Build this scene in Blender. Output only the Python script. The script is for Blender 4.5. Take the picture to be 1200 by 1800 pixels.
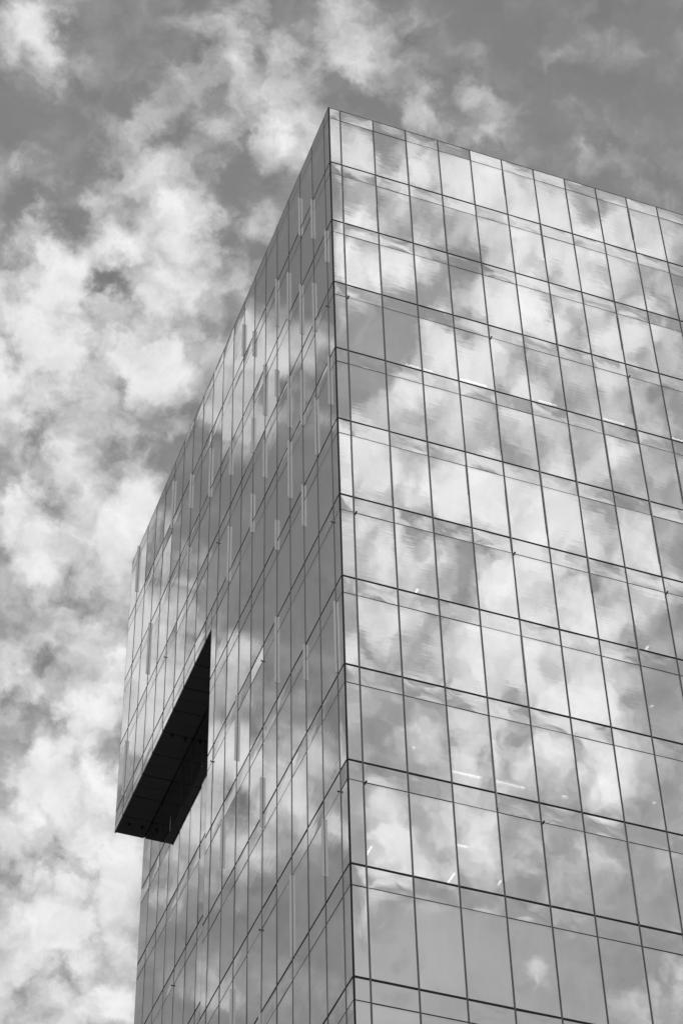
import bpy, bmesh, math, random
from mathutils import Vector, Matrix

random.seed(11)
for o in list(bpy.data.objects):
    bpy.data.objects.remove(o, do_unlink=True)
SC = bpy.context.scene
COL = SC.collection

# ------------------------------------------------------------------ camera
ROOF = 83.6                       # height of the roof edge above the ground (m)
CAM = (-19.6268, -49.7183, ROOF - 81.9404)
YAW, PITCH, ROLL = 0.376740, 0.817804, -0.029213
fwd = Vector((math.sin(YAW) * math.cos(PITCH), math.cos(YAW) * math.cos(PITCH), math.sin(PITCH)))
rgt = Vector((math.cos(YAW), -math.sin(YAW), 0))
up = rgt.cross(fwd)
r2 = rgt * math.cos(ROLL) + up * math.sin(ROLL)
u2 = -rgt * math.sin(ROLL) + up * math.cos(ROLL)
cd = bpy.data.cameras.new('camera')
cam = bpy.data.objects.new('camera', cd)
COL.objects.link(cam)
cam.matrix_world = Matrix(((r2.x, u2.x, -fwd.x, CAM[0]), (r2.y, u2.y, -fwd.y, CAM[1]),
                           (r2.z, u2.z, -fwd.z, CAM[2]), (0, 0, 0, 1)))
cd.sensor_fit = 'VERTICAL'
cd.sensor_height = 36.0
cd.lens = 4020.68 / 1800.0 * 36.0
cd.clip_start = 0.1
cd.clip_end = 12000
SC.camera = cam

# ------------------------------------------------------------------ exposure and sampling
SC.view_settings.view_transform = 'Standard'
SC.view_settings.look = 'None'
SC.view_settings.gamma = 1.0
SC.view_settings.use_curve_mapping = False
SC.view_settings.exposure = 0.0
SC.render.engine = 'CYCLES'
SC.cycles.use_denoising = True
SC.cycles.max_bounces = 8
SC.cycles.glossy_bounces = 4
SC.cycles.transparent_max_bounces = 10
SC.cycles.caustics_reflective = False
SC.cycles.caustics_refractive = False

# ------------------------------------------------------------------ sun
SUN_EL, SUN_AZ = math.radians(40), math.radians(193)      # azimuth from +Y towards +X: behind the camera, to its right
sun_dir = Vector((math.sin(SUN_AZ) * math.cos(SUN_EL), math.cos(SUN_AZ) * math.cos(SUN_EL), math.sin(SUN_EL)))
sl = bpy.data.lights.new('sun', 'SUN')
sl.energy = 2.4
sl.angle = math.radians(0.5)
sl.color = (1.0, 1.0, 1.0)                                 # the photograph is black and white
sun = bpy.data.objects.new('sun', sl)
COL.objects.link(sun)
sun.rotation_euler = sun_dir.to_track_quat('Z', 'Y').to_euler()

# ------------------------------------------------------------------ sky: Nishita air with a field of broken altocumulus
# direction x,y,z, angular radius, thickness of every larger cloud puff of the field
PUFFS = """
0.071,0.523,0.849,0.0187,0.80|0.083,0.529,0.844,0.0149,0.55|0.153,0.489,0.859,0.0224,0.50|0.176,0.495,0.851,0.0112,0.40|0.197,0.488,0.850,0.0087,0.50
0.138,0.494,0.859,0.0100,0.30|0.141,0.518,0.843,0.0095,0.50|0.113,0.538,0.835,0.0162,0.40|0.124,0.544,0.830,0.0174,0.50|0.170,0.529,0.832,0.0174,0.50
0.185,0.521,0.833,0.0149,0.50|0.195,0.516,0.834,0.0112,0.40|0.134,0.554,0.821,0.0211,0.50|0.157,0.563,0.811,0.0162,0.75|0.169,0.562,0.810,0.0112,0.45
0.135,0.564,0.815,0.0137,0.40|0.079,0.571,0.817,0.0112,0.60|0.093,0.583,0.807,0.0174,0.75|0.109,0.577,0.810,0.0112,0.50|0.085,0.592,0.802,0.0124,0.50
0.126,0.584,0.802,0.0112,0.55|0.118,0.598,0.792,0.0187,0.85|0.092,0.604,0.792,0.0137,0.50|0.139,0.588,0.797,0.0162,0.45|0.150,0.585,0.797,0.0112,0.40
0.183,0.561,0.807,0.0137,0.70|0.175,0.572,0.801,0.0124,0.50|0.169,0.587,0.792,0.0162,0.55|0.183,0.576,0.797,0.0124,0.50|0.103,0.629,0.771,0.0261,0.90
0.123,0.619,0.776,0.0124,0.45|0.157,0.617,0.771,0.0174,0.80|0.170,0.618,0.768,0.0100,0.55|0.180,0.603,0.777,0.0080,0.50|0.141,0.605,0.784,0.0162,0.40
0.157,0.598,0.786,0.0137,0.45|0.108,0.651,0.752,0.0129,0.65|0.124,0.638,0.760,0.0162,0.40|0.160,0.648,0.744,0.0104,0.60|0.176,0.637,0.751,0.0095,0.40
0.119,0.674,0.729,0.0179,0.85|0.128,0.664,0.736,0.0137,0.60|0.142,0.666,0.732,0.0112,0.45|0.165,0.666,0.728,0.0154,0.75|0.160,0.675,0.720,0.0137,0.55
0.132,0.694,0.708,0.0129,0.70|0.131,0.689,0.713,0.0090,0.45|0.155,0.690,0.707,0.0119,0.55|0.167,0.698,0.697,0.0104,0.40|0.145,0.705,0.694,0.0137,0.40
0.124,0.696,0.707,0.0095,0.35|0.148,0.714,0.685,0.0274,0.25|0.133,0.729,0.671,0.0119,0.65|0.143,0.727,0.672,0.0075,0.40|0.175,0.712,0.680,0.0085,0.60
0.178,0.721,0.670,0.0112,0.55|0.167,0.731,0.662,0.0144,0.70|0.154,0.751,0.642,0.0144,0.85|0.145,0.758,0.636,0.0124,0.50|0.180,0.740,0.648,0.0187,0.60
0.175,0.753,0.634,0.0137,0.50|0.182,0.764,0.619,0.0162,0.85|0.198,0.758,0.622,0.0137,0.85|0.160,0.774,0.612,0.0162,0.65|0.190,0.771,0.608,0.0137,0.45
0.175,0.787,0.592,0.0164,0.80|0.190,0.784,0.591,0.0137,0.50|0.158,0.788,0.595,0.0137,0.55|0.163,0.801,0.576,0.0119,0.65|0.181,0.797,0.577,0.0137,0.45
0.206,0.786,0.584,0.0095,0.50|0.207,0.797,0.568,0.0104,0.65|0.164,0.810,0.563,0.0119,0.50|0.187,0.804,0.564,0.0124,0.50|0.198,0.471,0.859,0.0104,0.45
0.201,0.486,0.850,0.0112,0.45|0.214,0.477,0.852,0.0149,0.35|0.229,0.469,0.853,0.0149,0.40|0.215,0.494,0.842,0.0095,0.30|0.241,0.489,0.839,0.0162,0.42
0.254,0.489,0.835,0.0144,0.45|0.258,0.473,0.842,0.0095,0.20|0.270,0.493,0.827,0.0144,0.45|0.285,0.495,0.821,0.0085,0.30|0.272,0.447,0.852,0.0095,0.15
0.289,0.438,0.851,0.0144,0.20|0.303,0.445,0.843,0.0144,0.17|0.329,0.429,0.841,0.0095,0.28|0.318,0.452,0.834,0.0095,0.20|0.306,0.482,0.821,0.0112,0.42
0.303,0.489,0.818,0.0095,0.30|0.335,0.484,0.808,0.0144,0.35|0.351,0.479,0.805,0.0119,0.30|0.212,-0.517,0.829,0.0137,1.00|0.230,-0.515,0.826,0.0124,0.90
0.245,-0.515,0.821,0.0124,0.90|0.260,-0.511,0.819,0.0124,1.00|0.275,-0.508,0.816,0.0104,1.00|0.299,-0.506,0.809,0.0095,0.95|0.229,-0.556,0.799,0.0129,1.10
0.247,-0.547,0.800,0.0124,0.70|0.300,-0.521,0.800,0.0137,0.60|0.316,-0.516,0.797,0.0104,0.95|0.344,-0.494,0.798,0.0149,0.80|0.288,-0.518,0.805,0.0100,0.50
0.240,-0.572,0.784,0.0100,0.70|0.270,-0.569,0.777,0.0124,0.80|0.251,-0.568,0.784,0.0100,0.40|0.310,-0.543,0.780,0.0119,1.00|0.353,-0.533,0.769,0.0124,0.95
0.332,-0.531,0.780,0.0090,0.40|0.359,-0.513,0.780,0.0119,0.60|0.291,-0.568,0.770,0.0124,0.70|0.266,-0.588,0.763,0.0104,0.85|0.336,-0.549,0.766,0.0137,0.70
0.352,-0.547,0.760,0.0137,0.70|0.308,-0.573,0.759,0.0119,0.70|0.371,-0.545,0.752,0.0149,0.80|0.248,-0.618,0.746,0.0137,1.10|0.259,-0.619,0.741,0.0124,1.00
0.304,-0.605,0.736,0.0112,1.05|0.290,-0.611,0.736,0.0090,0.70|0.271,-0.617,0.739,0.0090,0.50|0.358,-0.575,0.735,0.0137,0.80|0.374,-0.564,0.736,0.0124,0.70
0.335,-0.598,0.728,0.0090,0.40|0.264,-0.640,0.722,0.0119,0.80|0.283,-0.635,0.719,0.0119,0.65|0.321,-0.631,0.706,0.0124,0.95|0.342,-0.610,0.714,0.0119,0.80
0.354,-0.603,0.715,0.0100,0.70|0.374,-0.599,0.707,0.0137,0.90|0.390,-0.601,0.698,0.0124,0.70|0.291,-0.659,0.693,0.0119,0.80|0.270,-0.672,0.689,0.0100,0.90
0.295,-0.670,0.681,0.0119,0.90|0.356,-0.629,0.691,0.0119,0.95|0.373,-0.626,0.685,0.0090,0.80|0.311,-0.656,0.688,0.0100,0.35|0.337,-0.656,0.675,0.0144,0.95
0.369,-0.651,0.664,0.0114,1.25|0.345,-0.659,0.668,0.0100,0.50|0.283,-0.697,0.658,0.0137,0.50|0.305,-0.685,0.661,0.0137,0.55|0.324,-0.672,0.665,0.0119,0.50
0.329,-0.686,0.649,0.0119,0.85|0.339,-0.678,0.652,0.0137,0.55|0.367,-0.670,0.645,0.0100,0.40|0.359,-0.666,0.654,0.0114,0.50|0.391,-0.664,0.638,0.0114,0.55
0.299,-0.719,0.628,0.0124,0.85|0.307,-0.722,0.620,0.0095,0.60|0.322,-0.719,0.616,0.0119,0.70|0.337,-0.710,0.619,0.0119,0.70|0.298,-0.741,0.601,0.0100,0.40
0.306,-0.732,0.609,0.0100,0.55|0.342,-0.719,0.605,0.0119,0.75|0.357,-0.701,0.617,0.0114,0.45|0.373,-0.704,0.605,0.0129,0.45|0.365,-0.694,0.620,0.0100,0.30
0.386,-0.688,0.615,0.0114,0.35|0.313,-0.739,0.597,0.0114,0.30|0.365,-0.727,0.581,0.0095,0.35|0.355,-0.727,0.587,0.0080,0.25|0.425,-0.700,0.573,0.0144,1.00
0.411,-0.714,0.566,0.0124,0.55|0.423,-0.713,0.559,0.0129,0.70|0.398,-0.727,0.560,0.0100,0.30|0.308,-0.744,0.593,0.0065,0.50|0.320,-0.731,0.603,0.0070,0.60
0.318,-0.749,0.582,0.0060,0.40|0.354,-0.725,0.591,0.0060,0.50|0.368,-0.728,0.579,0.0065,0.50|0.305,-0.752,0.584,0.0050,0.35|0.340,-0.726,0.598,0.0065,0.50
0.380,-0.710,0.593,0.0075,0.50|0.382,-0.724,0.574,0.0065,0.40|0.400,-0.711,0.578,0.0070,0.45|-0.195,0.594,0.780,0.0124,0.94|-0.207,0.600,0.772,0.0149,0.81
-0.194,0.607,0.771,0.0100,0.68|-0.220,0.592,0.776,0.0149,0.68|-0.194,0.621,0.760,0.0174,0.68|-0.231,0.608,0.760,0.0124,0.68|-0.216,0.609,0.763,0.0124,0.68
-0.181,0.668,0.722,0.0100,0.81|-0.188,0.658,0.729,0.0100,0.47|-0.201,0.654,0.730,0.0055,0.81|-0.176,0.689,0.704,0.0144,1.15|-0.185,0.679,0.710,0.0137,0.81
-0.194,0.675,0.712,0.0095,0.81|-0.182,0.700,0.690,0.0144,1.15|-0.185,0.722,0.667,0.0199,0.88|-0.196,0.701,0.685,0.0137,0.88|-0.215,0.695,0.686,0.0090,1.01
-0.222,0.693,0.686,0.0065,0.94|-0.237,0.721,0.651,0.0139,1.15|-0.228,0.717,0.659,0.0100,1.08|-0.244,0.717,0.653,0.0137,1.01|-0.256,0.724,0.640,0.0137,0.81
-0.269,0.730,0.629,0.0119,0.81|-0.271,0.707,0.653,0.0100,0.68|-0.262,0.695,0.670,0.0095,0.47|-0.281,0.729,0.625,0.0095,1.01|-0.242,0.742,0.625,0.0119,0.81
-0.225,0.738,0.636,0.0119,0.81|-0.218,0.763,0.609,0.0100,1.01|-0.211,0.758,0.617,0.0100,0.68|-0.244,0.778,0.579,0.0100,0.68|-0.276,0.767,0.579,0.0119,0.54
"""
# wide thin sheets of cloud behind the puffs
SHEETS = """
0.144,0.644,0.751,0.0679,0.13|0.160,0.712,0.684,0.0420,0.05|0.144,0.530,0.836,0.0485,0.10|0.108,0.599,0.793,0.0372,0.40|0.159,0.574,0.804,0.0243,0.35
0.152,0.614,0.774,0.0323,0.38|0.123,0.658,0.743,0.0323,0.36|0.161,0.676,0.720,0.0291,0.36|0.144,0.716,0.683,0.0323,0.36|0.172,0.743,0.647,0.0323,0.45
0.175,0.773,0.609,0.0323,0.50|0.184,0.797,0.575,0.0323,0.50|0.074,0.527,0.847,0.0194,0.30|0.171,0.497,0.850,0.0307,0.28|0.210,0.483,0.850,0.0243,0.25
0.252,0.491,0.834,0.0210,0.30|0.175,0.530,0.830,0.0243,0.35|0.121,0.544,0.830,0.0243,0.22|0.298,0.441,0.847,0.0307,0.20|0.322,0.483,0.815,0.0243,0.24
0.276,0.463,0.842,0.0194,0.10|0.262,-0.519,0.814,0.0517,0.60|0.316,-0.560,0.766,0.0517,0.62|0.282,-0.634,0.720,0.0485,0.60|0.356,-0.621,0.698,0.0453,0.60
0.321,-0.686,0.653,0.0420,0.50|0.385,-0.663,0.642,0.0356,0.35|0.334,-0.488,0.806,0.0356,0.30|0.307,-0.722,0.620,0.0210,0.28|0.326,-0.748,0.577,0.0420,-0.25
0.286,-0.764,0.579,0.0323,-0.12|-0.200,0.603,0.772,0.0210,0.50|-0.194,0.621,0.760,0.0162,0.30|-0.187,0.692,0.698,0.0291,0.50|-0.240,0.722,0.649,0.0323,0.55
-0.192,0.720,0.667,0.0243,0.30|-0.217,0.761,0.611,0.0243,0.30|-0.199,0.560,0.804,0.0194,-0.20|-0.232,0.655,0.720,0.0178,-0.20|-0.277,0.755,0.594,0.0194,-0.10
"""
SKY_STRENGTH = 0.15
world = bpy.data.worlds.new('sky')
SC.world = world
world.use_nodes = True
world.cycles.sampling_method = 'MANUAL'
world.cycles.sample_map_resolution = 256
NT = world.node_tree
NT.nodes.clear()


def N(nt, t, **kw):
    n = nt.nodes.new(t)
    for k, v in kw.items():
        setattr(n, k, v)
    return n


def put(nt, sock, v):
    if isinstance(v, bpy.types.NodeSocket):
        nt.links.new(v, sock)
    else:
        sock.default_value = v


def M(nt, op, a, b=0.0, c=0.0, clamp=False):
    n = N(nt, 'ShaderNodeMath', operation=op, use_clamp=clamp)
    put(nt, n.inputs[0], a)
    put(nt, n.inputs[1], b)
    put(nt, n.inputs[2], c)
    return n.outputs[0]


def VM(nt, op, a, b=(0, 0, 0), out=0):
    n = N(nt, 'ShaderNodeVectorMath', operation=op)
    put(nt, n.inputs[0], a)
    put(nt, n.inputs[1], b)
    return n.outputs[out]


def smooth(nt, v, a, b, lo=0.0, hi=1.0):
    n = N(nt, 'ShaderNodeMapRange', interpolation_type='SMOOTHSTEP')
    put(nt, n.inputs['Value'], v)
    n.inputs['From Min'].default_value = a
    n.inputs['From Max'].default_value = b
    n.inputs['To Min'].default_value = lo
    n.inputs['To Max'].default_value = hi
    return n.outputs['Result']


def noise(nt, vec, scale, detail=2.0, rough=0.5, dist=0.0, out='Fac'):
    n = N(nt, 'ShaderNodeTexNoise')
    put(nt, n.inputs['Vector'], vec)
    n.inputs['Scale'].default_value = scale
    n.inputs['Detail'].default_value = detail
    n.inputs['Roughness'].default_value = rough
    n.inputs['Distortion'].default_value = dist
    return n.outputs[out]


def mixf(nt, f, a, b):
    return M(nt, 'ADD', M(nt, 'MULTIPLY', a, M(nt, 'SUBTRACT', 1.0, f)), M(nt, 'MULTIPLY', b, f))


dirn = N(NT, 'ShaderNodeTexCoord').outputs['Generated']
# ragged outlines: the direction is warped by two sizes of turbulence
w1 = VM(NT, 'SUBTRACT', noise(NT, dirn, 26.0, 3.0, 0.55, out='Color'), (0.5, 0.5, 0.5))
w2 = VM(NT, 'SUBTRACT', noise(NT, dirn, 95.0, 4.0, 0.6, out='Color'), (0.5, 0.5, 0.5))
s1 = N(NT, 'ShaderNodeVectorMath', operation='SCALE'); put(NT, s1.inputs[0], w1); s1.inputs['Scale'].default_value = 0.026
s2 = N(NT, 'ShaderNodeVectorMath', operation='SCALE'); put(NT, s2.inputs[0], w2); s2.inputs['Scale'].default_value = 0.016
wd = VM(NT, 'ADD', dirn, VM(NT, 'ADD', s1.outputs[0], s2.outputs[0]))


def field(items, op):
    """All clouds of one list, in groups of 25: the tiny tie to the running total keeps the shader's working memory small."""
    acc, vec = None, wd
    todo = [t for t in items.replace('\n', '|').split('|') if t.strip()]
    for i, item in enumerate(todo):
        if i and i % 25 == 0:
            n = N(NT, 'ShaderNodeVectorMath', operation='MULTIPLY_ADD')
            NT.links.new(acc, n.inputs[0])
            n.inputs[1].default_value = (1e-9, 1e-9, 1e-9)
            NT.links.new(wd, n.inputs[2])
            vec = n.outputs[0]
        x, y, z, r, wgt = [float(t) for t in item.split(',')]
        d = N(NT, 'ShaderNodeVectorMath', operation='DISTANCE')
        put(NT, d.inputs[0], vec)
        d.inputs[1].default_value = (x, y, z)
        s = smooth(NT, d.outputs['Value'], 0.0, 2.0 * r, wgt, 0.0)
        acc = s if acc is None else M(NT, op, acc, s, 0.15)
    return acc


acc = field(PUFFS, 'SMOOTH_MAX')
sheet_cover = field(SHEETS, 'ADD')
# overlapping puffs do not add up without end
puff = M(NT, 'MULTIPLY', M(NT, 'SUBTRACT', acc, 0.11), 1.35)
f1 = M(NT, 'MULTIPLY', M(NT, 'SUBTRACT', noise(NT, wd, 17.0, 3.0, 0.5), 0.5), 3.0)
f2 = M(NT, 'MULTIPLY', M(NT, 'SUBTRACT', noise(NT, wd, 44.0, 6.0, 0.5), 0.5), 3.0)
sun_off = VM(NT, 'ADD', wd, tuple(Vector((0.10, -0.55, 0.83)) * 0.010))
f3 = M(NT, 'MULTIPLY', M(NT, 'SUBTRACT', noise(NT, sun_off, 44.0, 6.0, 0.5), 0.5), 3.0)
# rounded heads: domes of cellular turbulence in two sizes


def heads(vec, scale):
    v = N(NT, 'ShaderNodeTexVoronoi', feature='F1')
    put(NT, v.inputs['Vector'], vec)
    v.inputs['Scale'].default_value = scale
    v.inputs['Detail'].default_value = 1.0
    v.inputs['Roughness'].default_value = 0.45
    v.inputs['Lacunarity'].default_value = 2.3
    dd = v.outputs['Distance']
    return M(NT, 'SUBTRACT', 0.42, M(NT, 'MULTIPLY', M(NT, 'MULTIPLY', dd, dd), 1.6))


sf = N(NT, 'ShaderNodeVectorMath', operation='SCALE'); put(NT, sf.inputs[0], w2); sf.inputs['Scale'].default_value = 0.022
hd = VM(NT, 'ADD', dirn, sf.outputs[0])
dome = heads(hd, 30.0)
detail = M(NT, 'ADD', M(NT, 'MULTIPLY', f1, 0.15), M(NT, 'MULTIPLY', f2, 0.20))
# beyond the part of the sky laid out above, the same broken cloud goes on all round
known = None
for c in ((0.096, 0.545, 0.833), (0.120, 0.620, 0.775), (0.145, 0.689, 0.710), (0.167, 0.752, 0.638),
          (0.192, 0.798, 0.571), (0.175, 0.494, 0.852), (0.255, 0.463, 0.849), (0.322, 0.450, 0.833),
          (0.250, -0.535, 0.807), (0.330, -0.518, 0.789), (0.276, -0.607, 0.745), (0.353, -0.584, 0.731),
          (0.299, -0.674, 0.676), (0.376, -0.649, 0.661), (0.319, -0.733, 0.601), (0.394, -0.708, 0.586),
          (-0.192, 0.556, 0.809), (-0.203, 0.633, 0.747), (-0.190, 0.685, 0.703), (-0.240, 0.722, 0.649),
          (-0.222, 0.775, 0.592), (-0.271, 0.766, 0.583)):
    s = smooth(NT, VM(NT, 'DISTANCE', dirn, c, out='Value'), 0.055, 0.115, 1.0, 0.0)
    known = s if known is None else M(NT, 'MAXIMUM', known, s)
wild = M(NT, 'MULTIPLY', smooth(NT, noise(NT, wd, 9.0, 4.0, 0.5), 0.38, 0.64, 0.22, 1.1), M(NT, 'SUBTRACT', 1.0, known))
puff = M(NT, 'ADD', M(NT, 'MAXIMUM', puff, wild), M(NT, 'MULTIPLY', sheet_cover, 1.35))
D = M(NT, 'ADD', M(NT, 'MULTIPLY', puff, M(NT, 'ADD', 1.0, M(NT, 'ADD', M(NT, 'MULTIPLY', dome, 0.45), M(NT, 'MULTIPLY', f2, 0.2)))), detail)
sepz = N(NT, 'ShaderNodeSeparateXYZ'); NT.links.new(dirn, sepz.inputs[0])
# the lower the look, the more cloud it passes
D = M(NT, 'ADD', D, smooth(NT, sepz.outputs['Z'], 0.50, 0.88, 0.27, -0.05))
relief = M(NT, 'MULTIPLY', M(NT, 'SUBTRACT', f2, f3), 0.18)
alpha = smooth(NT, D, -0.15, 0.65)
lum = M(NT, 'ADD', smooth(NT, D, 0.1, 1.45, 0.29, 0.80), relief)
nis = N(NT, 'ShaderNodeTexSky', sky_type='NISHITA')
nis.sun_disc = False
nis.sun_elevation = SUN_EL
nis.sun_rotation = SUN_AZ
nis.altitude = 50
nis.dust_density = 0.1
bw = N(NT, 'ShaderNodeRGBToBW')
NT.links.new(nis.outputs[0], bw.inputs[0])
air = M(NT, "MULTIPLY", bw.outputs[0], 1.36)
# cloud towards the sun scatters more light forward
fwdl = smooth(NT, VM(NT, 'DOT_PRODUCT', dirn, tuple(sun_dir), out='Value'), 0.35, 0.95, 1.0, 1.36)
lum = M(NT, 'MULTIPLY', lum, fwdl)
skyv = mixf(NT, alpha, air, M(NT, 'MULTIPLY', lum, 1.0 / SKY_STRENGTH))
# below the horizon the cloud field ends
sep = N(NT, 'ShaderNodeSeparateXYZ'); NT.links.new(dirn, sep.inputs[0])
skyv = mixf(NT, smooth(NT, sep.outputs['Z'], 0.0, 0.12), air, skyv)
bg = N(NT, 'ShaderNodeBackground')
NT.links.new(skyv, bg.inputs['Color'])
bg.inputs['Strength'].default_value = SKY_STRENGTH
wo = N(NT, 'ShaderNodeOutputWorld')
NT.links.new(bg.outputs[0], wo.inputs['Surface'])


# ------------------------------------------------------------------ materials
def principled(name, col, rough=0.5, metal=0.0, spec=0.5, grain=0.0, gscale=3.0, bump=0.0):
    m = bpy.data.materials.new(name)
    m.use_nodes = True
    nt = m.node_tree
    p = nt.nodes['Principled BSDF']
    p.inputs['Roughness'].default_value = rough
    p.inputs['Metallic'].default_value = metal
    p.inputs['Specular IOR Level'].default_value = spec
    p.inputs['Base Color'].default_value = (col, col, col, 1)
    if grain:
        obj = N(nt, 'ShaderNodeTexCoord').outputs['Object']
        n = noise(nt, obj, gscale, 6.0, 0.6)
        v = M(nt, 'MULTIPLY', col, M(nt, 'ADD', 1.0 - grain, M(nt, 'MULTIPLY', n, 2 * grain)))
        nt.links.new(v, p.inputs['Base Color'])
        if bump:
            b = N(nt, 'ShaderNodeBump')
            b.inputs['Distance'].default_value = bump
            nt.links.new(n, b.inputs['Height'])
            nt.links.new(b.outputs[0], p.inputs['Normal'])
    return m


def glass_material(name, mirror, tint, pillow, streak, wob, back=None):
    """Reflective coated glazing: a mirror coat over tinted glass (or over an opaque back painted `back`), with the
    roller waves of toughened glass and a slight bow that differs from pane to pane."""
    m = bpy.data.materials.new(name)
    m.use_nodes = True
    nt = m.node_tree
    nt.nodes.clear()
    tc = N(nt, 'ShaderNodeTexCoord')
    info = N(nt, 'ShaderNodeObjectInfo')
    rnd = info.outputs['Random']
    csep = N(nt, 'ShaderNodeSeparateXYZ')
    nt.links.new(info.outputs['Color'], csep.inputs[0])
    streak = M(nt, 'MULTIPLY', csep.outputs['X'], streak)      # how strongly this pane was rolled
    sep = N(nt, 'ShaderNodeSeparateXYZ')
    nt.links.new(tc.outputs['Generated'], sep.inputs[0])
    x, z = sep.outputs['X'], sep.outputs['Z']
    bx = M(nt, 'MULTIPLY', x, M(nt, 'SUBTRACT', 1.0, x))
    bz = M(nt, 'MULTIPLY', z, M(nt, 'SUBTRACT', 1.0, z))
    bow = M(nt, 'MULTIPLY', M(nt, 'MULTIPLY', bx, bz), 16.0)
    amp = M(nt, 'MULTIPLY', M(nt, 'SUBTRACT', rnd, 0.4), 2.0 * pillow)
    h = M(nt, 'MULTIPLY', bow, amp)
    off = N(nt, 'ShaderNodeCombineXYZ')
    nt.links.new(M(nt, 'MULTIPLY', rnd, 91.0), off.inputs[0])
    nt.links.new(M(nt, 'MULTIPLY', rnd, 57.0), off.inputs[1])
    nt.links.new(M(nt, 'MULTIPLY', rnd, 133.0), off.inputs[2])
    pos = VM(nt, 'ADD', tc.outputs['Object'], off.outputs[0])
    # roller waves: long in x, short in z
    st = VM(nt, 'MULTIPLY', pos, (0.55, 0.0, 7.5))
    h = M(nt, 'ADD', h, M(nt, 'MULTIPLY', noise(nt, st, 1.0, 2.0, 0.6), streak))
    # general waviness
    h = M(nt, 'ADD', h, M(nt, 'MULTIPLY', noise(nt, pos, 0.85, 2.0, 0.45), wob))
    b = N(nt, 'ShaderNodeBump')
    b.inputs['Strength'].default_value = 1.0
    b.inputs['Distance'].default_value = 1.0
    nt.links.new(h, b.inputs['Height'])
    g = N(nt, 'ShaderNodeBsdfGlossy')
    g.inputs['Roughness'].default_value = 0.012
    # a whisper of dust and run marks in the coat
    dust = noise(nt, VM(nt, 'MULTIPLY', pos, (3.0, 3.0, 0.5)), 1.0, 4.0, 0.6)
    c = M(nt, 'ADD', 0.93, M(nt, 'MULTIPLY', dust, 0.07))
    c = M(nt, 'MULTIPLY', c, M(nt, 'ADD', 0.93, M(nt, 'MULTIPLY', M(nt, 'FRACT', M(nt, 'MULTIPLY', rnd, 17.3)), 0.07)))
    nt.links.new(c, g.inputs['Color'])
    nt.links.new(b.outputs[0], g.inputs['Normal'])
    if back is None:
        t = N(nt, 'ShaderNodeBsdfTransparent')
        t.inputs['Color'].default_value = (tint, tint, tint, 1)
    else:
        t = N(nt, 'ShaderNodeBsdfDiffuse')
        t.inputs['Color'].default_value = (back, back, back, 1)
    mx = N(nt, 'ShaderNodeMixShader')
    lw = N(nt, 'ShaderNodeLayerWeight')
    lw.inputs['Blend'].default_value = 0.5
    graze = M(nt, 'POWER', lw.outputs['Facing'], 5.0)
    fac = M(nt, 'ADD', mirror, M(nt, 'MULTIPLY', graze, 1.0 - mirror), clamp=True)
    nt.links.new(fac, mx.inputs[0])
    nt.links.new(t.outputs[0], mx.inputs[1])
    nt.links.new(g.outputs[0], mx.inputs[2])
    o = N(nt, 'ShaderNodeOutputMaterial')
    nt.links.new(mx.outputs[0], o.inputs['Surface'])
    return m


GLASS = glass_material('coated_glass', 0.70, 0.85, 0.00040, 0.00020, 0.0012)
SPANDREL = glass_material('spandrel_glass', 0.68, 0.0, 0.0019, 0.00012, 0.0024, back=0.05)
GLASS_FAR, SPANDREL_FAR = GLASS, SPANDREL
TILT = 0.0020
HOOK_Y = (21.3, 27.6)
MULLION = principled('grey_aluminium', 0.04, 0.5, 0.0, 0.3, 0.15, 2.0)
GASKET = principled('black_silicone_joint', 0.008, 0.7, 0.0, 0.12, 0.2, 6.0)
COPING = principled('dark_coping_metal', 0.03, 0.4, 0.0, 0.5, 0.15, 3.0)
SOFFIT = principled('charcoal_soffit_panel', 0.105, 0.45, 0.0, 0.5, 0.12, 1.5)
SHADOWGAP = principled('soffit_joint', 0.01, 0.8)
STEEL = principled('dark_steel', 0.03, 0.4, 0.6)
CONCRETE = principled('concrete_slab', 0.22, 0.8, 0.0, 0.3, 0.2, 0.8)
CORE = principled('core_plaster', 0.14, 0.8, 0.0, 0.3, 0.1, 0.6)
ROOFING = principled('roof_membrane', 0.18, 0.9, 0.0, 0.2, 0.25, 0.7)
ASPHALT = principled('asphalt', 0.055, 0.9, 0.0, 0.3, 0.3, 0.9, 0.004)
PAVING = principled('granite_paving', 0.26, 0.8, 0.0, 0.3, 0.2, 1.2, 0.003)

FIN = bpy.data.materials.new('frosted_fin_glass')
FIN.use_nodes = True
_nt = FIN.node_tree
_nt.nodes.clear()
_d = N(_nt, 'ShaderNodeBsdfDiffuse'); _d.inputs['Color'].default_value = (0.50, 0.50, 0.50, 1)
_t = N(_nt, 'ShaderNodeBsdfTranslucent'); _t.inputs['Color'].default_value = (0.6, 0.6, 0.6, 1)
_g = N(_nt, 'ShaderNodeBsdfGlossy'); _g.inputs['Roughness'].default_value = 0.5
_x = N(_nt, 'ShaderNodeBsdfTransparent'); _x.inputs['Color'].default_value = (0.85, 0.85, 0.85, 1)
_m1 = N(_nt, 'ShaderNodeMixShader'); _m1.inputs[0].default_value = 0.35
_nt.links.new(_d.outputs[0], _m1.inputs[1]); _nt.links.new(_t.outputs[0], _m1.inputs[2])
_m2 = N(_nt, 'ShaderNodeMixShader'); _m2.inputs[0].default_value = 0.05
_nt.links.new(_m1.outputs[0], _m2.inputs[1]); _nt.links.new(_g.outputs[0], _m2.inputs[2])
_m3 = N(_nt, 'ShaderNodeMixShader'); _m3.inputs[0].default_value = 0.20
_nt.links.new(_m2.outputs[0], _m3.inputs[1]); _nt.links.new(_x.outputs[0], _m3.inputs[2])
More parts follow.
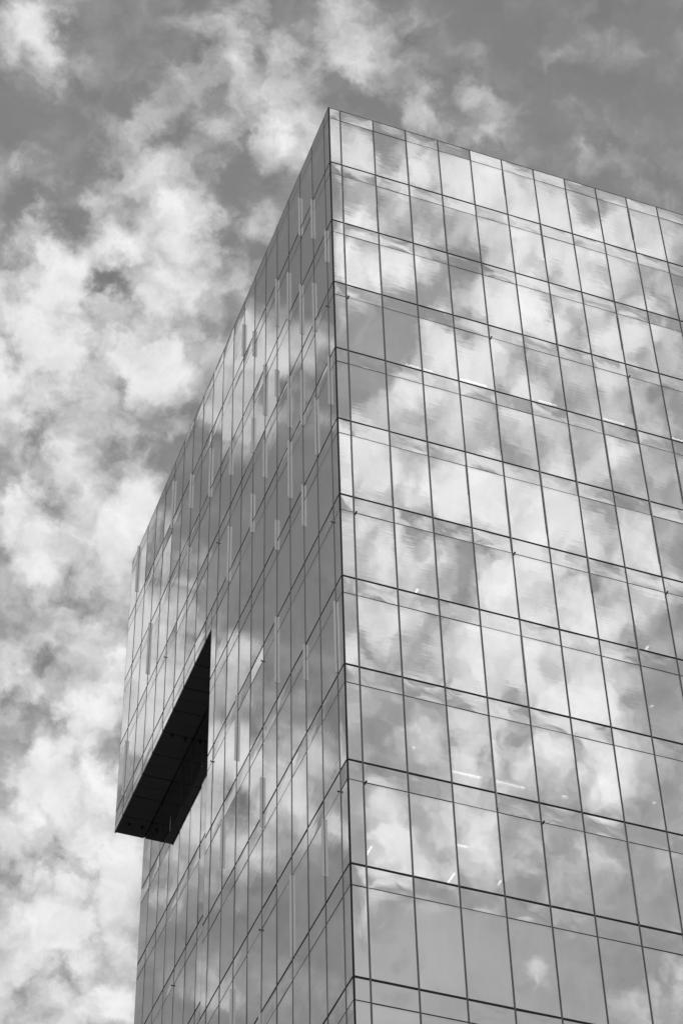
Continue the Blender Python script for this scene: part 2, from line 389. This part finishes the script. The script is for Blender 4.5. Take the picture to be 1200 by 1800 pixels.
_o = N(_nt, 'ShaderNodeOutputMaterial'); _nt.links.new(_m3.outputs[0], _o.inputs['Surface'])

LAMP = bpy.data.materials.new('lit_ceiling_lamp')
LAMP.use_nodes = True
_nt = LAMP.node_tree
_nt.nodes.clear()
_e = N(_nt, 'ShaderNodeEmission'); _e.inputs['Strength'].default_value = 4.6
_o = N(_nt, 'ShaderNodeOutputMaterial'); _nt.links.new(_e.outputs[0], _o.inputs['Surface'])
LAMP_BODY = principled('lamp_housing', 0.5, 0.5)


# ------------------------------------------------------------------ mesh helpers
def box_bm(bm, lo, hi, bevel=0.0):
    x0, y0, z0 = lo
    x1, y1, z1 = hi
    v = [bm.verts.new(c) for c in ((x0, y0, z0), (x1, y0, z0), (x1, y1, z0), (x0, y1, z0),
                                   (x0, y0, z1), (x1, y0, z1), (x1, y1, z1), (x0, y1, z1))]
    fs = [bm.faces.new([v[i] for i in q]) for q in ((3, 2, 1, 0), (4, 5, 6, 7), (0, 1, 5, 4),
                                                    (1, 2, 6, 5), (2, 3, 7, 6), (3, 0, 4, 7))]
    if bevel:
        es = list({e for f in fs for e in f.edges})
        bmesh.ops.bevel(bm, geom=es, offset=bevel, segments=1, affect='EDGES', profile=0.5)


def mesh_of(name, bm, mat):
    me = bpy.data.meshes.new(name)
    bm.to_mesh(me)
    bm.free()
    me.materials.append(mat)
    return me


def link(name, me, parent=None, loc=(0, 0, 0), rot=(0, 0, 0)):
    o = bpy.data.objects.new(name, me)
    COL.objects.link(o)
    o.location = loc
    o.rotation_euler = rot
    if parent:
        o.parent = parent
    return o


def box_obj(name, lo, hi, mat, parent=None, bevel=0.0, local=True):
    """A box; its origin is at its centre so that object coordinates stay small."""
    c = [(a + b) / 2 for a, b in zip(lo, hi)]
    bm = bmesh.new()
    box_bm(bm, [a - b for a, b in zip(lo, c)], [a - b for a, b in zip(hi, c)], bevel)
    return link(name, mesh_of(name, bm, mat), parent, c)


CACHE = {}


def pane_mesh(kind, w, h, mat):
    key = (kind, round(w, 4), round(h, 4))
    if key not in CACHE:
        bm = bmesh.new()
        box_bm(bm, (-w / 2, -0.012, -h / 2), (w / 2, 0.012, h / 2), 0.003)
        CACHE[key] = mesh_of(kind, bm, mat)
    return CACHE[key]


# ------------------------------------------------------------------ the tower
H = 4.0                     # storey height
T = 0.195 * H               # height of the spandrel band under each floor line
WX = [0.4905 + i * 1.47536 for i in range(15)]          # mullion lines of the street front (the bright face)
WY = [0.5654 + i * 1.47629 for i in range(19)]          # mullion lines of the flank
XEND = WX[-1] + 0.50
YEND = 28.36
NOTCH_Y = 14.55             # the flank steps back beyond this line ...
NOTCH_Z = ROOF - 17.19      # ... and below this level
DEPTH = 1.372               # by this much
NF = 20                     # whole storeys down to the ground storey
tower = bpy.data.objects.new('office_tower', None)
COL.objects.link(tower)
tower['label'] = 'tall office tower clad in mirror glass with a dark overhang cut into its shaded flank'
tower['category'] = 'building'


def zl(k):
    return ROOF - k * H


class Face:
    """A vertical facade plane. a runs along it, out is its outward normal."""

    def __init__(self, kind, off=0.0):
        self.kind, self.off = kind, off

    def loc(self, a, z, out=0.0):
        if self.kind == 'front':
            return Vector((a, self.off - out, z))
        return Vector((self.off - out, a, z))

    def rot(self):
        return 0.0 if self.kind == 'front' else -math.pi / 2

    def box(self, name, a0, a1, z0, z1, o0, o1, mat, bevel=0.0):
        p, q = self.loc(a0, z0, o0), self.loc(a1, z1, o1)
        return box_obj(name, [min(p[i], q[i]) for i in range(3)], [max(p[i], q[i]) for i in range(3)], mat, tower, bevel)


FRONT, FLANK, RECESS = Face('front'), Face('flank'), Face('flank', DEPTH)
panes = []                  # (area in the picture, face, kind, a0, a1, z0, z1)
JV, JH, JT = 0.024, 0.036, 0.014      # half joint widths: mullion, floor line, thin line


def shows(face, a0, a1, z0, z1):
    """Rough size of a pane in the photograph (square pixels at 1800 high), 0 when outside the frame."""
    pts = []
    for a in (a0, a1):
        for z in (z0, z1):
            d = face.loc(a, z) - Vector(CAM)
            w = d.dot(fwd)
            pts.append((600 + 4020.7 * d.dot(r2) / w, 900 - 4020.7 * d.dot(u2) / w))
    if max(p[0] for p in pts) < 0 or min(p[0] for p in pts) > 1200 or min(p[1] for p in pts) > 1800:
        return 0
    (x0, y0), (x1, y1), (x2, y2), (x3, y3) = pts[0], pts[1], pts[3], pts[2]
    return abs((x2 - x0) * (y3 - y1) - (x3 - x1) * (y2 - y0)) / 2


def glaze(face, lines, row0, rows, top=None):
    """Panes between consecutive lines, from storey row0 on."""
    for k in range(row0, row0 + rows):
        zt, zm, zb = zl(k), zl(k) - T, zl(k + 1)
        for i, (a, b) in enumerate(zip(lines[:-1], lines[1:])):
            a0 = a + (0.03 if i == 0 else JV)
            b0 = b - (0.02 if i == len(lines) - 2 else JV)
            hi = zt - JH
            if top is not None:
                hi = min(hi, top)
            if hi > zm + 0.1:
                panes.append((shows(face, a0, b0, zm + JT, hi), face, 'spandrel_pane', a0, b0, zm + JT, hi))
            hi = zm - JT if top is None else min(zm - JT, top)
            if hi > zb + 0.2:
                panes.append((shows(face, a0, b0, zb + JH, hi), face, 'glass_pane', a0, b0, zb + JH, hi))


front_lines = [0.0] + WX + [XEND]
glaze(FRONT, front_lines, 0, NF)
near = [y for y in WY if y < NOTCH_Y - 0.2]
far = [y for y in WY if y > NOTCH_Y + 0.2]
glaze(FLANK, [0.0] + WY + [YEND], 0, 4)
# the last storey of the overhang ends at the soffit
for i, (a, b) in enumerate(zip([NOTCH_Y] + far, far + [YEND])):
    for (z0, z1, kd) in ((zl(4) - T + JT, zl(4) - JH, 'spandrel_pane'), (NOTCH_Z + 0.035, zl(4) - T - JT, 'glass_pane')):
        aa, bb = a + JV, b - JV
        panes.append((shows(FLANK, aa, bb, z0, z1), FLANK, kd, aa, bb, z0, z1))
glaze(FLANK, [0.0] + near + [NOTCH_Y], 4, NF - 4)
glaze(RECESS, [NOTCH_Y] + far + [YEND], 4, NF - 4, top=NOTCH_Z - 0.02)

rest = {'glass_pane': bmesh.new(), 'spandrel_pane': bmesh.new()}
for kd, mat in (('glass_pane', GLASS), ('spandrel_pane', SPANDREL)):
    mine = sorted([p for p in panes if p[2] == kd], key=lambda p: -p[0])
    for n, (area, face, _, a0, a1, z0, z1) in enumerate(mine):
        c = face.loc((a0 + a1) / 2, (z0 + z1) / 2, 0.012)
        if n < 299 and area > 0:
            o = link(kd, pane_mesh(kd, a1 - a0, z1 - z0, mat), tower, c)
            st = (1.0 if z1 > zl(8) else 0.28) * random.uniform(0.5, 1.15) if face is FRONT else random.uniform(0.9, 2.0)
            o.color = (st, st, st, 1.0)
            # no two panes are set in quite the same plane
            sd = TILT if kd == 'glass_pane' else TILT * 1.6
            o.rotation_euler = (random.gauss(0, sd), 0.0, face.rot() + random.gauss(0, sd))
        else:
            w, h = a1 - a0, z1 - z0
            lo, hi = face.loc(a0, z0, 0.0), face.loc(a1, z1, 0.024)
            box_bm(rest[kd], [min(lo[i], hi[i]) for i in range(3)], [max(lo[i], hi[i]) for i in range(3)])
    if rest[kd].verts:
        o = link(kd, mesh_of(kd, rest[kd], {'glass_pane': GLASS_FAR, 'spandrel_pane': SPANDREL_FAR}[kd]), tower)
        o['kind'] = 'stuff'

# mullions: one bar per vertical line, from the roof to the ground storey
BASE = zl(NF)
PR = 0.034                  # how far the bars stand out of the pane line
for a in WX:
    FRONT.box('mullion', a - 0.031, a + 0.031, BASE, ROOF - 0.03, -0.05, PR, MULLION, 0.004)
for a in near:
    FLANK.box('mullion', a - 0.031, a + 0.031, BASE, ROOF - 0.03, -0.05, PR, MULLION, 0.004)
for a in far:
    FLANK.box('mullion', a - 0.031, a + 0.031, NOTCH_Z + 0.03, ROOF - 0.03, -0.05, PR, MULLION, 0.004)
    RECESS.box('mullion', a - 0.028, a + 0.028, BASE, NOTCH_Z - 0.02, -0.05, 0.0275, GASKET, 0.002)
# floor lines (wide black joints) and thin lines under them
for k in range(1, NF + 1):
    FRONT.box('floor_joint', 0.032, XEND, zl(k) - 0.040, zl(k) + 0.040, -0.06, 0.029, GASKET)
    e = YEND if k <= 4 else NOTCH_Y
    FLANK.box('floor_joint', 0.032, e, zl(k) - 0.040, zl(k) + 0.040, -0.06, 0.029, GASKET)
    if k > 4:
        RECESS.box('floor_joint', NOTCH_Y, YEND, zl(k) - 0.040, zl(k) + 0.040, -0.06, 0.029, GASKET)
for k in range(0, NF):
    FRONT.box('spandrel_joint', 0.032, XEND, zl(k) - T - 0.0165, zl(k) - T + 0.0165, -0.06, 0.0265, GASKET)
    e = YEND if k <= 4 else NOTCH_Y
    FLANK.box('spandrel_joint', 0.032, e, zl(k) - T - 0.0165, zl(k) - T + 0.0165, -0.06, 0.0265, GASKET)
    if k > 4:
        RECESS.box('spandrel_joint', NOTCH_Y, YEND, zl(k) - T - 0.0165, zl(k) - T + 0.0165, -0.06, 0.0265, GASKET)
# corner bar, end trims and coping
box_obj('corner_bar', (-0.022, -0.022, BASE), (0.026, 0.026, ROOF - 0.03), GASKET, tower, 0.004)
box_obj('edge_trim', (-0.020, YEND - 0.018, NOTCH_Z), (0.05, YEND + 0.03, ROOF - 0.03), COPING, tower)
box_obj('edge_trim', (DEPTH - 0.020, YEND - 0.018, BASE), (DEPTH + 0.05, YEND + 0.03, NOTCH_Z - 0.02), COPING, tower)
box_obj('edge_trim', (-0.020, NOTCH_Y - 0.018, BASE), (0.05, NOTCH_Y + 0.010, NOTCH_Z - 0.02), COPING, tower)
box_obj('coping', (-0.030, -0.030, ROOF - 0.028), (XEND, 0.30, ROOF + 0.015), COPING, tower, 0.004)
box_obj('coping', (-0.030, 0.302, ROOF - 0.028), (0.30, YEND + 0.03, ROOF + 0.015), COPING, tower, 0.004)

# soffit of the overhang: narrow charcoal panels, every second joint wide
stops = sorted([NOTCH_Y + 0.012] + far + [(p + q) / 2 for p, q in zip([NOTCH_Y - 0.69] + far, far + [YEND + 0.26])
                                        if NOTCH_Y + 0.1 < (p + q) / 2 < YEND - 0.1] + [YEND])
for a, b in zip(stops[:-1], stops[1:]):
    ja = 0.020 if a in far else 0.008
    jb = 0.020 if b in far else 0.008
    box_obj('soffit_panel', (0.004, a + ja, NOTCH_Z), (DEPTH - 0.05, b - jb, NOTCH_Z + 0.03), SOFFIT, tower, 0.003)
box_obj('soffit_backing', (0.03, NOTCH_Y + 0.02, NOTCH_Z + 0.05), (DEPTH + 0.3, YEND - 0.02, NOTCH_Z + 0.16), SHADOWGAP, tower)
box_obj('return_panel', (0.05, NOTCH_Y - 0.05, BASE), (DEPTH + 0.2, NOTCH_Y - 0.02, NOTCH_Z - 0.02), SOFFIT, tower)


def soffit_hook(x, y):
    """Cradle eye under the soffit: plate, stem and ring."""
    bm = bmesh.new()
    bmesh.ops.create_cone(bm, cap_ends=True, segments=16, radius1=0.075, radius2=0.075, depth=0.02,
                          matrix=Matrix.Translation((0, 0, -0.012)))
    bmesh.ops.create_cone(bm, cap_ends=True, segments=10, radius1=0.022, radius2=0.022, depth=0.09,
                          matrix=Matrix.Translation((0, 0, -0.06)))
    n, q = 16, 8
    ring = [[bm.verts.new(((0.045 + 0.014 * math.cos(v)) * math.cos(u), 0.014 * math.sin(v),
                           -0.145 + (0.045 + 0.014 * math.cos(v)) * math.sin(u)))
             for v in [2 * math.pi * j / q for j in range(q)]] for u in [2 * math.pi * i / n for i in range(n)]]
    for i in range(n):
        for j in range(q):
            bm.faces.new((ring[i][j], ring[(i + 1) % n][j], ring[(i + 1) % n][(j + 1) % q], ring[i][(j + 1) % q]))
    link('soffit_eye', mesh_of('soffit_eye', bm, STEEL), tower, (x, y, NOTCH_Z))


for y in (HOOK_Y[0], HOOK_Y[1]):
    soffit_hook(0.42, y)
    soffit_hook(1.02, y)

# frosted glass fins clipped to the mullions: (line, top storey level, bottom storey level)
FLANK_FINS = [(3, .46, 1.14), (2, .98, 1.66), (1, 2.0, 2.52), (5, .97, 1.78), (4, 1.31, 2.11), (3, 1.97, 2.77), (2, 2.4, 3.16),
              (8, .42, .99), (7, .98, 1.41), (6, 1.98, 2.79), (5, 2.48, 2.9), (4, 2.99, 3.78), (3, 3.33, 4.14), (2, 4.16, 4.96),
              (1, 3.97, 4.66), (7, 2.42, 2.97), (6, 3.17, 3.73), (4, 3.97, 4.78), (3, 4.98, 5.53), (5, 4.71, 5.12), (7, 3.59, 4.15),
              (15, .34, 1.16), (13, .99, 1.56), (11, 1.33, 2.13), (9, 2.0, 2.54), (9, 3.33, 4.13), (13, 2.19, 2.55), (19, .01, .81),
              (17, 2.01, 2.82), (8, 6.0, 6.8), (19, 3.2, 4.01), (9, 7.2, 7.75), (6, 7.59, 8.14), (2, 9.19, 9.75), (4, 9.19, 9.99),
              (8, 9.29, 9.84), (6, 10.01, 10.42), (5, 5.99, 6.8), (3, 7.0, 7.41), (1, 7.17, 7.97)]
FRONT_FINS = [(1, 2.0, 2.47), (3, .33, 1.16), (6, .22, .63), (2, 1.53, 1.93), (2, 2.36, 2.83), (4, 1.34, 1.95), (7, 1.0, 1.57),
              (7, 2.58, 3.08), (10, .21, .75), (9, 2.22, 2.75), (1, 5.3, 5.72), (2, 5.33, 5.89), (3, 4.54, 4.94), (4, 5.15, 5.56),
              (5, 4.3, 4.86), (5, 5.36, 6.15), (6, 5.0, 5.81), (7, 4.33, 5.15), (8, 3.98, 4.8), (9, 3.39, 4.18), (9, 5.0, 5.81),
              (10, 4.32, 4.89), (7, 6.0, 6.43), (8, 6.72, 7.12), (5, 7.18, 7.71), (4, 8.6, 9.16), (7, 9.19, 9.98)]
FIN_MESH = {}
for face, lines, fins in ((FLANK, WY, FLANK_FINS), (FRONT, WX, FRONT_FINS)):
    for ln, t, b in fins:
        a, ht = lines[ln - 1], (b - t) * H
        key = (round(ht, 2), face is FRONT)
        if key not in FIN_MESH:
            bm = bmesh.new()
            box_bm(bm, (-0.009, -0.065 if face is FRONT else -0.090, -ht / 2), (0.009, 0.0, ht / 2), 0.002)
            FIN_MESH[key] = mesh_of('glass_fin', bm, FIN)
        c = face.loc(a, ROOF - (t + b) / 2 * H, PR + 0.001)
        link('glass_fin', FIN_MESH[key], tower, c, (0, 0, face.rot()))

# cradle restraint pins on every third storey
bm = bmesh.new()
bmesh.ops.create_cone(bm, cap_ends=True, segments=12, radius1=0.036, radius2=0.030, depth=0.035,
                      matrix=Matrix.Translation((0, -0.055, 0)) @ Matrix.Rotation(math.pi / 2, 4, 'X'))
bmesh.ops.create_cone(bm, cap_ends=True, segments=10, radius1=0.018, radius2=0.018, depth=0.07,
                      matrix=Matrix.Translation((0, -0.01, 0)) @ Matrix.Rotation(math.pi / 2, 4, 'X'))
PIN = mesh_of('restraint_pin', bm, STEEL)
for k in (3, 6, 9, 12, 15, 18):
    for face, lines, idx in ((FRONT, WX, (1, 5, 9, 13)), (FLANK, WY, (1, 6, 10))):
        for i in idx:
            link('restraint_pin', PIN, tower, face.loc(lines[i - 1] + 0.07, zl(k) - T, 0.03), (0, 0, face.rot()))
for k, i in ((3, 15), (3, 19)):
    link('restraint_pin', PIN, tower, FLANK.loc(WY[i - 1] + 0.07, zl(k) - T, 0.03), (0, 0, FLANK.rot()))
for k in (7, 10, 13):
    for i in (12, 16):
        link('restraint_pin', PIN, tower, RECESS.loc(WY[i - 1] + 0.07, zl(k) - T, 0.03), (0, 0, RECESS.rot()))

# structure behind the glass
for k in range(1, NF + 1):
    x0 = 0.30 if zl(k) > NOTCH_Z else DEPTH + 0.30
    bm = bmesh.new()
    z0, z1 = zl(k) - 0.80, zl(k) - 0.10
    box_bm(bm, (0.30, 0.30, z0), (XEND - 0.3, NOTCH_Y - 0.25, z1))
    box_bm(bm, (x0, NOTCH_Y - 0.25, z0), (XEND - 0.3, YEND - 0.3, z1))
    bmesh.ops.remove_doubles(bm, verts=bm.verts, dist=1e-5)
    link('floor_slab', mesh_of('floor_slab', bm, CONCRETE), tower)
box_obj('lift_core', (7.0, 9.0, 0.1), (16.0, 21.0, ROOF + 2.4), CORE, tower)
box_obj('roof_deck', (0.31, 0.31, ROOF - 0.8), (XEND - 0.05, YEND - 0.05, ROOF - 0.35), ROOFING, tower)
box_obj('rear_wall', (0.06, YEND - 0.045, NOTCH_Z + 0.2), (XEND - 0.01, YEND - 0.02, ROOF - 0.03), MULLION, tower)
box_obj('rear_wall', (DEPTH + 0.06, YEND - 0.045, 0.3), (XEND - 0.01, YEND - 0.02, NOTCH_Z + 0.2), MULLION, tower)
box_obj('side_wall', (XEND - 0.005, 0.0, 0.3), (XEND + 0.03, YEND - 0.02, ROOF - 0.03), MULLION, tower)
# ground storey: plinth, piers and recessed glazing
box_obj('plinth', (-0.05, -0.05, 0.0), (XEND + 0.05, YEND + 0.05, 0.30), CONCRETE, tower)
for i in range(8):
    box_obj('pier', (0.3 + i * 2.9, 0.25, 0.30), (0.9 + i * 2.9, 0.85, BASE - 0.1), CONCRETE, tower)
box_obj('lobby_glazing', (0.5, 1.2, 0.30), (XEND - 0.5, 1.23, BASE - 0.1), GLASS_FAR, tower)
box_obj('lobby_wall', (0.2, 0.86, 0.30), (0.3, YEND - 0.2, BASE - 0.1), CONCRETE, tower)

# ------------------------------------------------------------------ ceiling lights seen through the glass
LIGHTS = [
    ((4.83, 2.83), (5.86, 2.83), 8, 'long lit ceiling strip behind the third bay, low on the bright face'),
    ((6.36, 2.83), (7.42, 2.83), 8, 'long lit ceiling strip behind the fourth bay, right of its twin'),
    ((9.45, 2.23), (10.25, 2.23), 3, 'bright ceiling strip above a floor line, middle of the upper bright face'),
    ((12.22, 2.23), (13.25, 2.23), 3, 'bright ceiling strip above a floor line, second from the right frame edge'),
    ((15.30, 2.26), (16.30, 2.26), 3, 'bright ceiling strip above a floor line, cut by the right frame edge'),
    ((3.80, 2.25), (4.92, 2.25), 3, 'bright ceiling strip behind the second bay, leftmost on its storey'),
    ((6.10, 2.23), (7.25, 2.23), 3, 'bright ceiling strip behind the fourth bay of the upper bright face'),
    ((4.78, 3.12), (4.78, 3.70), 9, 'thin slanting lit strip behind the second bay, above a heavy floor line'),
    ((1.81, 2.72), (1.81, 3.20), 9, 'thin slanting lit strip beside the glazed corner, low on the bright face'),
    ((4.30, 1.78), (4.66, 1.78), 9, 'short thin lit strip in the third bay, low on the bright face'),
    ((6.32, 3.00), (6.32, 3.24), 9, 'very short slanting lit strip at the edge of the third bay'),
    ((8.78, 2.80), (8.98, 2.80), 8, 'short bright ceiling lamp dash in the fifth bay, right of the long strips'),
    ((11.80, 2.12), (11.90, 2.12), 8, 'tiny round point of ceiling light in the seventh bay, far right'),
    ((12.0, 1.64), (12.1, 1.64), 7, 'tiny point of ceiling light in the eighth bay, highest of the pinpoints'),
    ((12.90, 2.62), (12.90, 2.82), 6, 'stubby bright lamp just above a floor line near the right frame edge'),
    ((3.14, 2.14), (3.22, 2.14), 8, 'single pinpoint of ceiling light in the second bay'),
    ((3.90, 2.64), (3.90, 2.82), 6, 'stubby bright lamp just above a floor line in the second bay'),
]
for (xa, ya), (xb, yb), row, lab in LIGHTS:
    z = zl(row) - 0.80                       # the ceiling of that storey
    ln = max(xb - xa, yb - ya)
    along_x = (xb - xa) > (yb - ya)
    wd_ = 0.028
    if row == 6:
        wd_ = 0.045
    root = bpy.data.objects.new('ceiling_light', None)
    COL.objects.link(root)
    root.location = ((xa + xb) / 2, (ya + yb) / 2, z)
    root['label'] = lab
    root['category'] = 'ceiling light'
    root['group'] = 'ceiling lights seen through the glass'
    hx, hy = (ln / 2, wd_) if along_x else (wd_, ln / 2)
    box = bmesh.new()
    box_bm(box, (-hx - 0.01, -hy - 0.01, -0.03), (hx + 0.01, hy + 0.01, -0.001))
    link('housing', mesh_of('housing', box, LAMP_BODY), root)
    box = bmesh.new()
    box_bm(box, (-hx, -hy, -0.05), (hx, hy, -0.031), 0.004)
    link('diffuser', mesh_of('diffuser', box, LAMP), root)


# ------------------------------------------------------------------ the ground
def sheet(name, half, z, mat, cx=0.0, cy=0.0):
    bm = bmesh.new()
    v = [bm.verts.new((cx + sx * half, cy + sy * half, z)) for sx, sy in ((-1, -1), (1, -1), (1, 1), (-1, 1))]
    bm.faces.new(v)
    o = link(name, mesh_of(name, bm, mat))
    o['kind'] = 'structure'
    return o


sheet('ground', 4000, -0.12, ASPHALT)
pv = box_obj('pavement', (-14.0, -14.0, -0.11), (XEND + 14, YEND + 14, 0.0), PAVING, None, 0.01)
pv['kind'] = 'structure'
